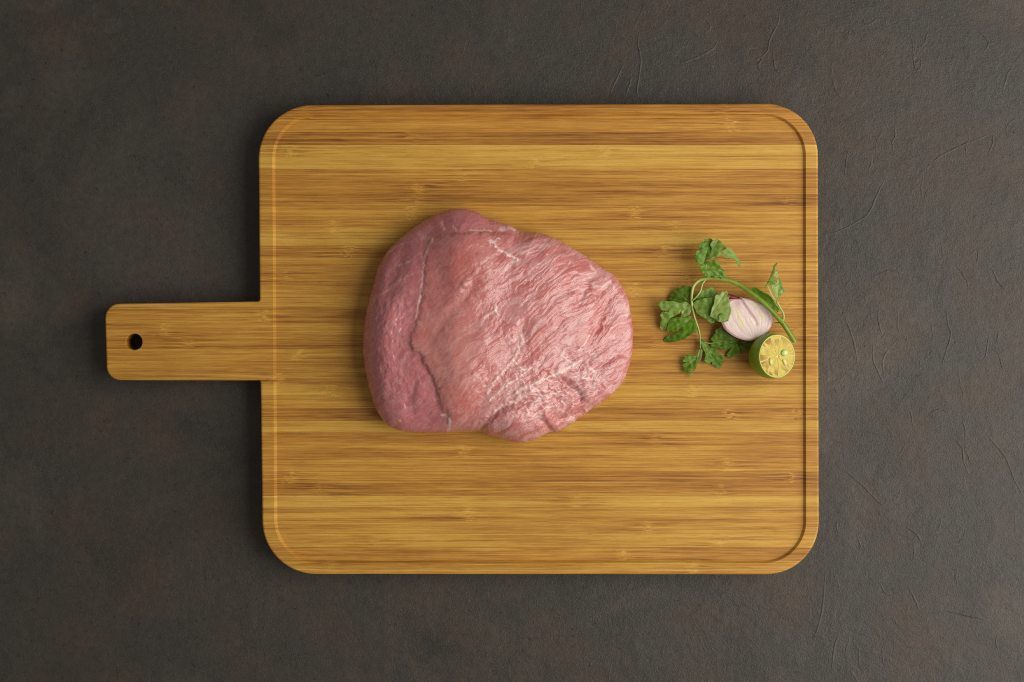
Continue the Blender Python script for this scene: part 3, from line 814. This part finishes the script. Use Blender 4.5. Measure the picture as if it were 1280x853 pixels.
# ---- shallot
SH = [(445, 392), (490, 381), (540, 387), (600, 406), (650, 438), (680, 474), (688, 505), (677, 545), (643, 580), (603, 607), (560, 616), (500, 606), (452, 582), (415, 548), (399, 510), (400, 465), (416, 424)]
def build_shallot():
    zf = B + 0.0125
    c = np.array([545.0, 497.0])
    d = np.array(SH, float) - c
    nt, nr = 120, 44
    th = np.linspace(0, 2 * np.pi, nt, endpoint=False)
    a = np.arctan2(d[:, 1], d[:, 0]) % (2 * np.pi); r = np.hypot(d[:, 0], d[:, 1]); o = np.argsort(a); a, r = a[o], r[o]
    R = np.interp(th, np.r_[a[-2:] - 2 * np.pi, a, a[:2] + 2 * np.pi], np.r_[r[-2:], r, r[:2]])
    ker = np.hanning(9); ker /= ker.sum(); R = np.convolve(np.r_[R[-4:], R, R[:4]], ker, 'valid')
    org = G(c[0], c[1], zf)
    root = empty('shallot_half', (org.x, org.y, B), 'halved shallot with white layered cut face and purple-pink skin', 'shallot')
    base = np.array(root.location)
    tx, ty = 0.10, -0.06                               # slight lean of the cut
    sc = S * (CAMZ - zf) / 1.2 / 4.375
    def place(X, Y, dz):
        x = X * sc; y = -Y * sc
        return (x, y, zf - B + dz + (-tx * x + ty * y))
    # cut face
    rho = np.linspace(0.01, 1, nr)
    X = (rho[:, None] * R * np.cos(th)); Y = (rho[:, None] * R * np.sin(th))
    gx, gy = X + c[0], Y + c[1]
    root_p = np.array([588.0, 612.0]); neck_p = np.array([452.0, 384.0])
    v1x, v1y = gx - root_p[0], gy - root_p[1]; v2x, v2y = gx - neck_p[0], gy - neck_p[1]
    alpha = np.arctan2(v1x * v2y - v1y * v2x, v1x * v2x + v1y * v2y)
    alpha = np.where(alpha < 0, alpha + 2 * np.pi, alpha)        # pi on the axis
    k = alpha * 2.6 + 0.25 * pnoise(gx / 40, gy / 40, 3)
    fr = k - np.floor(k)
    line = np.exp(-(np.minimum(fr, 1 - fr) / 0.10) ** 2)
    col_ = np.ones(X.shape + (3,)) * np.array([0.72, 0.58, 0.53])
    def blend(m, cc):
        nonlocal col_
        m = np.clip(m, 0, 1)[..., None]; col_ = col_ * (1 - m) + np.array(cc) * m
    blend((np.floor(k) % 2) * 0.30, (0.64, 0.51, 0.44))
    RH = np.repeat(rho[:, None], nt, 1)
    blend(line * 0.16, (0.54, 0.36, 0.38))
    inn, s, p = poly_dist(gx, gy, [(512, 396), (530, 425), (555, 462), (578, 495), (592, 525)])
    blend(np.exp(-(inn / 8) ** 2) * 0.6 * sstep(1.0, 0.6, p), (0.40, 0.19, 0.27))
    for pts, ww, st in (([(478, 432), (490, 470), (505, 515), (520, 548)], 8, 0.75), ([(570, 415), (585, 432)], 7, .55), ([(612, 462), (622, 490)], 9, 0.65)):
        q, s, p = poly_dist(gx, gy, pts); blend(np.exp(-(q / ww) ** 2) * st, (0.64, 0.60, 0.22))
    for pts in ([(462, 425), (468, 470), (486, 530), (520, 575)], [(545, 400), (580, 440), (600, 490), (605, 540)], [(600, 425), (640, 470), (645, 520), (620, 575)], [(420, 500), (440, 545), (490, 585), (545, 602)]):
        q, s, p = poly_dist(gx, gy, [tuple(v) for v in smooth_poly(pts, 14)]); blend(np.exp(-(q / 4.0) ** 2) * 0.34, (0.55, 0.36, 0.41))
    top = np.exp(-((gx - 480) ** 2 + (gy - 400) ** 2) / 900.0)
    blend(top * 0.45, (0.42, 0.22, 0.26))
    blend(sstep(0.90, 1.0, RH) * 0.75, (0.54, 0.24, 0.28))
    blend(np.exp(-((gx - 590) ** 2 + (gy - 604) ** 2) / 300.0) * 0.8, (0.50, 0.34, 0.16))
    dz = -0.00012 * line + 0.0005 * np.cos(RH * 1.4) + 0.00004 * pnoise(gx / 30, gy / 30, 8) - 0.0009 * sstep(0.90, 1.0, RH) - 0.0007 * top - 0.0006 * np.exp(-(inn / 7) ** 2)
    V = [place(x, y, z) for x, y, z in zip(X.ravel(), Y.ravel(), dz.ravel())]
    F = [f[::-1] for f in quads_grid(nt, nr, True)]; F.append(tuple(range(nt)))
    me = mesh_np('cut_face', V, F); 
    set_col(me, 'tint', col_.reshape(-1, 3))
    bm = bmesh.new(); bm.from_mesh(me); bmesh.ops.recalc_face_normals(bm, faces=bm.faces[:]); bm.to_mesh(me); bm.free()
    if me.polygons[100].normal.z < 0: me.flip_normals()
    link('cut_face', me, mat_vcol('shallot_flesh', 0.36, 0.40, (1, .8, .7), 0.002, (300.0, 0.05, 0.0003), 0.0), root)
    # skin: the rounded underside
    V = []; cl = []
    rings = 16
    hgt = 0.0122
    for j in range(rings):
        t = j / (rings - 1)
        f = math.cos(t * math.pi / 2) ** 0.75 * 1.008 + 0.025 * math.sin(t * math.pi) if j < rings - 1 else 0.03
        for i in range(nt):
            x, y = R[i] * f * math.cos(th[i]), R[i] * f * math.sin(th[i])
            p0 = place(R[i] * 1.004 * math.cos(th[i]), R[i] * 1.004 * math.sin(th[i]), -0.0008)
            p = place(x, y, 0)
            zz = p0[2] * (1 - math.sin(t * math.pi / 2)) + 0.0001 * math.sin(t * math.pi / 2)
            V.append((p[0], p[1], zz))
            s = 0.5 + 0.5 * float(pnoise(np.array([th[i] * 6]), np.array([t * 0.8]), 4)[0])
            cl.append(np.array([0.44, 0.13, 0.18]) * s + np.array([0.52, 0.24, 0.27]) * (1 - s))
    me = mesh_np('skin', V, quads_grid(nt, rings, True) + [tuple((rings - 1) * nt + i for i in range(nt))]); set_col(me, 'tint', np.array(cl))
    bm = bmesh.new(); bm.from_mesh(me); bmesh.ops.recalc_face_normals(bm, faces=bm.faces[:]); bm.to_mesh(me); bm.free()
    link('skin', me, mat_vcol('shallot_skin', 0.28, 0.2, (1, .4, .4), 0.0015, (300.0, 0.3, 0.0003), 0.2), root)
    # dry papery neck
    rng = random.Random(5)
    dm = mat_plain('dry_shallot_skin', (0.16, 0.022, 0.022), 0.5)
    V = []; F = []
    n = 26
    for i in range(n):
        t = i / (n - 1)
        gx_ = 424 + t * 150; gy_ = 372 + 8 * t + 22 * t * t
        up_ = (1 - t) ** 1.5 * 24 + 5 + 4 * rng.random()
        for q in range(4):
            f = q / 3
            V.append(place(gx_ - c[0] - f * (1 - t) * 6 + rng.gauss(0, .8), gy_ - c[1] + 13 - f * up_, -0.0015 - 0.0015 * f + 0.0018 * math.sin(f * 3) + rng.gauss(0, 0.0002)))
    me = mesh_np('dry_neck', V, [f for f in quads_grid(4, n)])
    o = link('dry_neck', me, dm, root); md = o.modifiers.new('t', 'SOLIDIFY'); md.thickness = 0.0003
    # root stubs
    V = []; F = []
    for q in range(11):
        x0 = rng.uniform(562, 618); y0 = 607 - abs(x0 - 585) * 0.25 + rng.uniform(-5, 3); L = rng.uniform(4, 10); w_ = 2.4; aa = rng.uniform(0.2, 2.6)
        b = len(V)
        for s_ in range(3):
            f = s_ / 2
            for k_ in range(5):
                an = k_ * 2 * math.pi / 5
                V.append(place(x0 - c[0] + math.cos(aa) * L * f + math.cos(an) * w_ * (1 - f * .6), y0 - c[1] + math.sin(aa) * L * f, -0.0006 + math.sin(an) * w_ * sc * (1 - f * .6)))
        F += [tuple(v + b for v in f) for f in quads_grid(5, 3, True)]
    me = mesh_np('root', V, F)
    link('root', me, mat_plain('shallot_root', (0.20, 0.10, 0.045), 0.7), root)
build_shallot()

# ---- coriander
cor = empty('coriander_sprig', tuple(G(300, 400, B)), 'fresh green coriander sprig with curving stem and toothed leaves, beside the shallot', 'herb')
cbase = Vector(cor.location)

def tube(name, pts, radii, pale=0.0, mat=STEM, n=None, sides=10):
    n = n or len(pts) * 7
    C = smooth_poly([(p[0], p[1], p[2]) for p in pts], n)
    r = np.interp(np.linspace(0, 1, n), np.linspace(0, 1, len(radii)), radii)
    W = np.array([G(a, b, B + c) - cbase for a, b, c in C])
    T = np.gradient(W, axis=0); T /= np.linalg.norm(T, axis=1)[:, None]
    V = []
    for i in range(n):
        t = Vector(T[i]); s = t.cross(Vector((0, 0, 1))); s = s.normalized() if s.length > 1e-4 else Vector((1, 0, 0)); u = s.cross(t)
        for k in range(sides):
            a = 2 * math.pi * k / sides
            rad = r[i] * (1 + 0.07 * math.cos(5 * a))
            V.append(tuple(Vector(W[i]) + s * math.cos(a) * rad + u * math.sin(a) * rad))
    F = quads_grid(sides, n, True) + [tuple(range(sides)), tuple((n - 1) * sides + k for k in range(sides))]
    me = mesh_np(name, V, F)
    bm = bmesh.new(); bm.from_mesh(me); bmesh.ops.recalc_face_normals(bm, faces=bm.faces[:]); bm.to_mesh(me); bm.free()
    pl = np.repeat(np.interp(np.linspace(0, 1, n), np.linspace(0, 1, len(pale)) if not np.isscalar(pale) else [0, 1], pale if not np.isscalar(pale) else [pale, pale]), sides)
    set_float(me, 'pale', pl)
    return link(name, me, mat, cor)

tube('stem', [(803, 624, .0150), (770, 572, .0150), (735, 520, .0152), (690, 470, .0150), (640, 418, .0148), (570, 362, .0135), (500, 313, .0120), (420, 283, .0110), (340, 275, .0105), (285, 285, .0100), (250, 318, .0098), (240, 365, .0096), (240, 420, .0092), (255, 490, .0085), (275, 550, .0070), (286, 605, .0056), (285, 660, .0046)],
     [.0016, .0016, .0015, .00145, .0013, .0011, .0009, .0007, .0006, .0004], [0.0, 0.0, 0.05, 0.1, 0.25, 0.7, 0.8, 0.6, 0.5, 0.5])
tube('stem', [(320, 278, .0106), (298, 306, .0104), (287, 345, .0110), (265, 378, .0108), (243, 398, .0102)], [.0006, .0006, .0005], 0.5)
tube('stem', [(732, 516, .0150), (742, 490, .0158), (737, 462, .0168), (722, 436, .0175), (704, 402, .0182)], [.0008, .0007, .0006, .0006], 0.6)
tube('stem', [(335, 276, .0105), (326, 255, .0125), (320, 222, .0140), (318, 182, .0150)], [.0007, .0006, .0005], 0.5)
tube('stem', [(735, 521, .0140), (712, 519, .0122), (690, 521, .0110)], [.0005, .0004, .0003], 0.0)
tube('stem', [(292, 618, .0040), (340, 632, .0030), (420, 616, .0028), (500, 606, .0026)], [.0004, .0004, .0004], 0.1)

from mathutils.geometry import delaunay_2d_cdt
FR = {5: (810, 290, 9.475), 6: (890, 320, 9.475), 7: (810, 380, 8.533), 8: (890, 390, 9.475)}

def leaf(fr, pts, foot, z, pale=0.0, lean=(0, 0), droop=0.0, cup=0.0, seed=0, ripple=1.0, crease_to=None, rim_pale=0.0):
    """one leaf blade: outline and foot in an enlarged frame of the photograph, z = height of its foot above
    the board (mm), lean = rise in mm per mm towards image right / image top, droop = margins sink (1/mm)"""
    ox, oy, k = FR[fr]
    zf = B + z * 0.001
    mm = S * (CAMZ - zf) / 1.2 * 1000.0
    def tomm(p): return np.array([(ox + p[0] / k - 640) * mm, -(oy + p[1] / k - 426.5) * mm])
    P = np.array([tomm(p) for p in pts]); f0 = tomm(foot)
    # resample, soften, add fine teeth
    Q = np.vstack([P, P[:1]])
    seg = np.linalg.norm(np.diff(Q, axis=0), axis=1); cum = np.r_[0, np.cumsum(seg)]
    n = max(40, int(cum[-1] / 0.20))
    u = np.linspace(0, cum[-1], n, endpoint=False)
    O = np.stack([np.interp(u, cum, Q[:, 0]), np.interp(u, cum, Q[:, 1])], 1)
    O = 0.25 * np.roll(O, 1, 0) + 0.5 * O + 0.25 * np.roll(O, -1, 0)
    T = np.roll(O, -1, 0) - np.roll(O, 1, 0); T /= np.linalg.norm(T, axis=1)[:, None] + 1e-9
    ar = np.sum(O[:, 0] * np.roll(O[:, 1], -1) - np.roll(O[:, 0], -1) * O[:, 1])
    N = np.stack([T[:, 1], -T[:, 0]], 1) * (1 if ar > 0 else -1)
    rfoot = np.linalg.norm(O - f0, axis=1); rmax = rfoot.max()
    per = (u / 1.25 + 0.25 * pnoise(u * 0.35, u * 0 + seed * 3, 5)) % 1.0
    tooth = (1 - np.abs(per * 2 - 1) - 0.5) * 0.66 * np.clip((rfoot / rmax - 0.25) * 3, 0, 1) * (0.6 + 0.5 * pnoise(u * 0.9, u * 0 + seed, 2))
    O = O + N * tooth[:, None]
    # vein tips: outline points farther from the foot than their neighbours
    tips = []
    w_ = max(3, int(1.5 / 0.20))
    for i in range(n):
        idx = [(i + d) % n for d in range(-w_, w_ + 1)]
        if rfoot[i] >= rfoot[idx].max() - 1e-9 and rfoot[i] > 0.45 * rmax: tips.append(O[i])
    main_tip = O[int(np.argmax(rfoot))]
    # interior points
    lo = O.min(0); hi = O.max(0)
    gx = np.arange(lo[0], hi[0], 0.36); gy = np.arange(lo[1], hi[1], 0.36)
    rng = np.random.RandomState(seed)
    I = np.array([(a + rng.uniform(-.08, .08), b + rng.uniform(-.08, .08)) for a in gx for b in gy])
    x1, y1 = O[:, 0], O[:, 1]; x2, y2 = np.roll(x1, -1), np.roll(y1, -1)
    ins = np.zeros(len(I), bool); dmin = np.full(len(I), 1e9)
    for a, b, c_, d_ in zip(x1, y1, x2, y2):
        cr = ((b > I[:, 1]) != (d_ > I[:, 1])) & (I[:, 0] < (c_ - a) * (I[:, 1] - b) / ((d_ - b) if abs(d_ - b) > 1e-12 else 1e-12) + a)
        ins ^= cr
        dmin = np.minimum(dmin, np.hypot(I[:, 0] - a, I[:, 1] - b))
    I = I[ins & (dmin > 0.16)]
    allp = np.vstack([O, I]) if len(I) else O
    res = delaunay_2d_cdt([Vector(p) for p in allp], [(i, (i + 1) % n) for i in range(n)], [list(range(n)) if ar > 0 else list(range(n))[::-1]], 1, 1e-6)
    V2 = np.array([tuple(v) for v in res[0]]); F = res[2]
    # relief
    d = V2 - f0; r = np.hypot(d[:, 0], d[:, 1])
    vein = np.zeros(len(V2)); 
    for tp in tips:
        q, s_, p_ = poly_dist(V2[:, 0], V2[:, 1], [tuple(f0), tuple(tp)])
        vein = np.maximum(vein, np.exp(-(q / 0.30) ** 2) * (1 - 0.5 * p_))
    q, s_, p_ = poly_dist(V2[:, 0], V2[:, 1], [tuple(f0), tuple(main_tip)])
    ed = np.array([np.min(np.hypot(O[:, 0] - a, O[:, 1] - b)) for a, b in V2])
    cen = V2.mean(0)
    rc = np.hypot(V2[:, 0] - cen[0], V2[:, 1] - cen[1])
    hz = lean[0] * d[:, 0] + lean[1] * d[:, 1] - droop * r ** 2 + cup * q ** 2 + 0.30 * ripple * (np.sqrt(q ** 2 + 0.15) - 0.39)
    hz = hz + ripple * (0.62 * pnoise(V2[:, 0] / 3.0 + seed, V2[:, 1] / 2.6, 7) + 0.05 * pnoise(V2[:, 0] / 0.9, V2[:, 1] / 0.9 + seed, 8)) - 0.16 * vein
    if crease_to is not None:
        c2 = tomm(crease_to)
        qq, ss, pp = poly_dist(V2[:, 0], V2[:, 1], [tuple(f0), tuple(c2)])
        hz = hz + 0.55 * qq
    zz = z + hz
    floor_ = 0.35
    zz = np.where(zz < floor_ + 0.6, floor_ + 0.6 * np.exp((zz - floor_ - 0.6) / 0.6), zz)
    W = [Vector((a * 0.001, b * 0.001, B + c_ * 0.001)) - cbase for (a, b), c_ in zip(V2, zz)]
    me = mesh_np('leaf', W, F)
    bm = bmesh.new(); bm.from_mesh(me); bmesh.ops.recalc_face_normals(bm, faces=bm.faces[:]); bm.to_mesh(me); bm.free()
    if sum(p.normal.z for p in me.polygons) < 0: me.flip_normals()
    pv = np.clip(pale + rim_pale * np.exp(-ed / 0.35) + 0.12 * pnoise(V2[:, 0] / 3, V2[:, 1] / 3, 9 + seed), 0, 1)
    set_float(me, 'vein', vein); set_float(me, 'pale', pv)
    o = link('leaf', me, LEAF, cor)
    md = o.modifiers.new('thickness', 'SOLIDIFY'); md.thickness = 0.00022; md.offset = 0
    return o

# top leaf
leaf(5, [(650,385),(600,385),(570,365),(560,320),(548,280),(565,225),(600,215),(630,245),(635,235),(600,190),(595,170),(610,130),(650,120),(670,125),(668,95),(690,85),(710,85),(735,70),(765,90),(778,110),(758,150),(765,190),(755,240),(725,290),(695,335),(660,375)], (665,370), 15, 0.03, (-.05, .10), .012, seed=1)
leaf(5, [(680,345),(720,290),(748,240),(752,190),(732,150),(765,100),(800,105),(800,88),(835,90),(860,110),(880,140),(912,175),(918,205),(870,218),(850,240),(868,280),(840,295),(790,310),(740,325)], (690,338), 15.4, 0.30, (.10, .10), .012, seed=2)
leaf(5, [(850,240),(912,208),(935,175),(970,195),(1020,235),(1060,290),(1105,345),(1112,390),(1105,420),(1080,395),(1050,345),(1020,320),(980,315),(940,310),(900,288),(868,268)], (860,245), 17, 0.45, (-.10, .25), .016, seed=3, ripple=.6)
leaf(5, [(648,380),(690,350),(740,345),(790,335),(830,355),(850,385),(865,425),(905,455),(915,470),(900,490),(930,510),(920,545),(885,545),(880,565),(860,535),(825,535),(820,565),(800,550),(780,535),(745,510),(740,540),(715,545),(690,525),(670,525),(665,490),(640,495),(625,460),(610,440),(620,410)], (660,378), 15, 0.08, (-.02, .10), .006, seed=4)
# left leaf
leaf(5, [(520,850),(430,860),(370,860),(290,835),(255,790),(265,755),(285,735),(320,725),(305,685),(345,665),(390,685),(395,650),(440,630),(465,650),(490,645),(520,660),(528,700),(518,760),(530,830)], (522,845), 7, 0.08, (.05, .02), .02, seed=5)
leaf(7, [(440,0),(380,60),(330,105),(240,155),(210,185),(212,230),(190,270),(150,280),(130,240),(135,195),(150,170),(130,120),(150,85),(238,80),(200,72),(140,70),(125,40),(105,10),(120,-20),(150,-40),(200,-25),(260,-30),(330,-10),(400,-20)], (438,-2), 8.6, 0.33, (.0, .03), .010, seed=6)
leaf(7, [(455,0),(465,70),(440,120),(390,140),(345,140),(360,110),(350,85),(400,40),(440,0)], (450,-5), 8.4, 0.50, (0, .02), .01, seed=7)
leaf(7, [(205,180),(260,150),(340,138),(400,138),(450,125),(470,170),(500,190),(525,240),(520,290),(490,310),(430,345),(410,370),(330,395),(250,410),(200,410),(175,395),(200,350),(260,330),(300,320),(330,300),(357,262),(318,286),(270,300),(210,295),(200,270),(215,225)], (470,150), 7.6, 0.06, (.02, .03), .014, seed=8, ripple=.8)
# right leaf
leaf(5, [(530,880),(545,845),(590,770),(625,695),(680,690),(730,655),(770,660),(790,690),(825,710),(815,760),(800,860),(720,930),(640,900)], (545,850), 8.6, 0.16, (.06, .03), .008, seed=9)
leaf(7, [(468,0),(500,60),(515,100),(560,130),(610,160),(640,190),(670,205),(700,205),(712,175),(740,150),(790,80),(800,0),(790,-60),(700,-70),(600,-60),(520,-40)], (470,-5), 9.4, 0.26, (.22, .02), .010, seed=10)
leaf(5, [(735,1000),(755,900),(780,853),(790,760),(810,745),(850,745),(880,700),(905,710),(935,695),(945,730),(935,760),(955,780),(965,830),(970,870),(985,920),(975,970),(950,1040),(880,1060),(800,1040)], (740,985), 13.6, 0.66, (.10, .03), .006, seed=11, ripple=.7)
leaf(7, [(715,170),(760,165),(750,140),(775,100),(810,115),(845,140),(862,165),(855,185),(830,190),(805,190),(798,203),(770,195),(745,190)], (745,130), 15.4, 0.10, (.0, .12), .012, seed=12)
# lower leaves
leaf(7, [(575,365),(600,400),(650,450),(665,470),(720,470),(740,520),(790,545),(830,575),(800,590),(825,610),(820,630),(790,615),(780,630),(810,655),(785,665),(780,690),(740,685),(720,665),(690,655),(685,610),(665,640),(640,645),(600,605),(605,570),(615,545),(600,500),(580,480),(562,430)], (572,400), 5.4, 0.05, (-.05, .04), .010, seed=13)
leaf(7, [(515,550),(460,550),(430,540),(385,560),(390,585),(365,600),(375,620),(410,625),(365,650),(370,670),(395,675),(355,710),(370,715),(385,730),(430,730),(470,700),(500,680),(515,640),(522,600)], (518,590), 4.4, 0.08, (.03, .02), .014, seed=14)
leaf(7, [(572,480),(540,490),(530,540),(520,590),(512,650),(538,640),(560,600),(575,560),(580,500)], (560,480), 5.6, 0.42, (.25, .03), .004, seed=15, ripple=.5)
leaf(7, [(528,640),(512,690),(470,750),(442,790),(433,772),(470,720),(498,685),(512,650)], (520,645), 4.2, 0.25, (.1, .10), .004, seed=16, ripple=.5)
# under the shallot
leaf(7, [(655,460),(690,400),(665,385),(690,345),(720,300),(708,290),(730,265),(770,255),(800,280),(850,320),(900,350),(960,385),(945,420),(900,440),(870,480),(830,490),(800,490),(750,470),(700,475)], (940,405), 3.4, 0.10, (.02, .02), .004, seed=17)
leaf(7, [(880,440),(950,425),(985,500),(970,530),(940,545),(910,555),(890,580),(860,580),(835,560),(850,520),(890,470)], (930,420), 2.9, 0.05, (.02, .02), .006, seed=18)
leaf(8, [(290,370),(340,345),(440,345),(560,325),(600,330),(500,380),(455,430),(400,440),(390,460),(350,455),(310,430),(320,400)], (560,335), 2.6, 0.05, (.02, .02), .004, seed=19)
leaf(8, [(610,270),(640,250),(670,228),(688,240),(660,262),(630,275)], (620,272), 3.0, 0.12, (0, 0), .002, seed=20)
# right-hand leaf
leaf(6, [(770,515),(740,470),(720,420),(700,380),(688,345),(720,345),(760,320),(765,290),(790,265),(820,295),(835,320),(820,345),(835,370),(865,385),(865,430),(830,455),(800,480),(785,512)], (776,505), 15.6, 0.62, (-.10, .18), .008, seed=21)
leaf(6, [(650,340),(672,380),(705,440),(740,500),(765,545),(742,535),(700,475),(663,412),(648,370)], (755,538), 15.0, 0.75, (-.30, .18), .004, seed=22, ripple=.4)
leaf(6, [(610,382),(640,345),(690,250),(720,250),(760,270),(740,285),(768,300),(745,310),(757,335),(720,335),(700,358),(690,340),(660,340),(640,365)], (655,345), 20, 0.05, (-.12, .12), .010, seed=23)
leaf(6, [(688,245),(700,200),(720,160),(725,120),(750,90),(775,85),(765,105),(745,130),(738,180),(724,210),(712,245)], (698,240), 20.5, 0.30, (.5, .10), .004, seed=24, ripple=.5)
leaf(6, [(733,245),(728,210),(750,185),(787,165),(780,200),(782,240),(765,262),(745,258)], (745,255), 19.5, 0.65, (-.2, .10), .008, seed=25)
# long leaf under the stem
leaf(6, [(450,400),(490,370),(525,375),(560,400),(600,430),(650,450),(690,480),(730,530),(770,590),(795,620),(800,660),(775,670),(760,650),(755,640),(700,640),(640,590),(580,540),(520,490)], (770,630), 11.5, 0.0, (.02, .14), .004, seed=26, ripple=.5, rim_pale=.25)
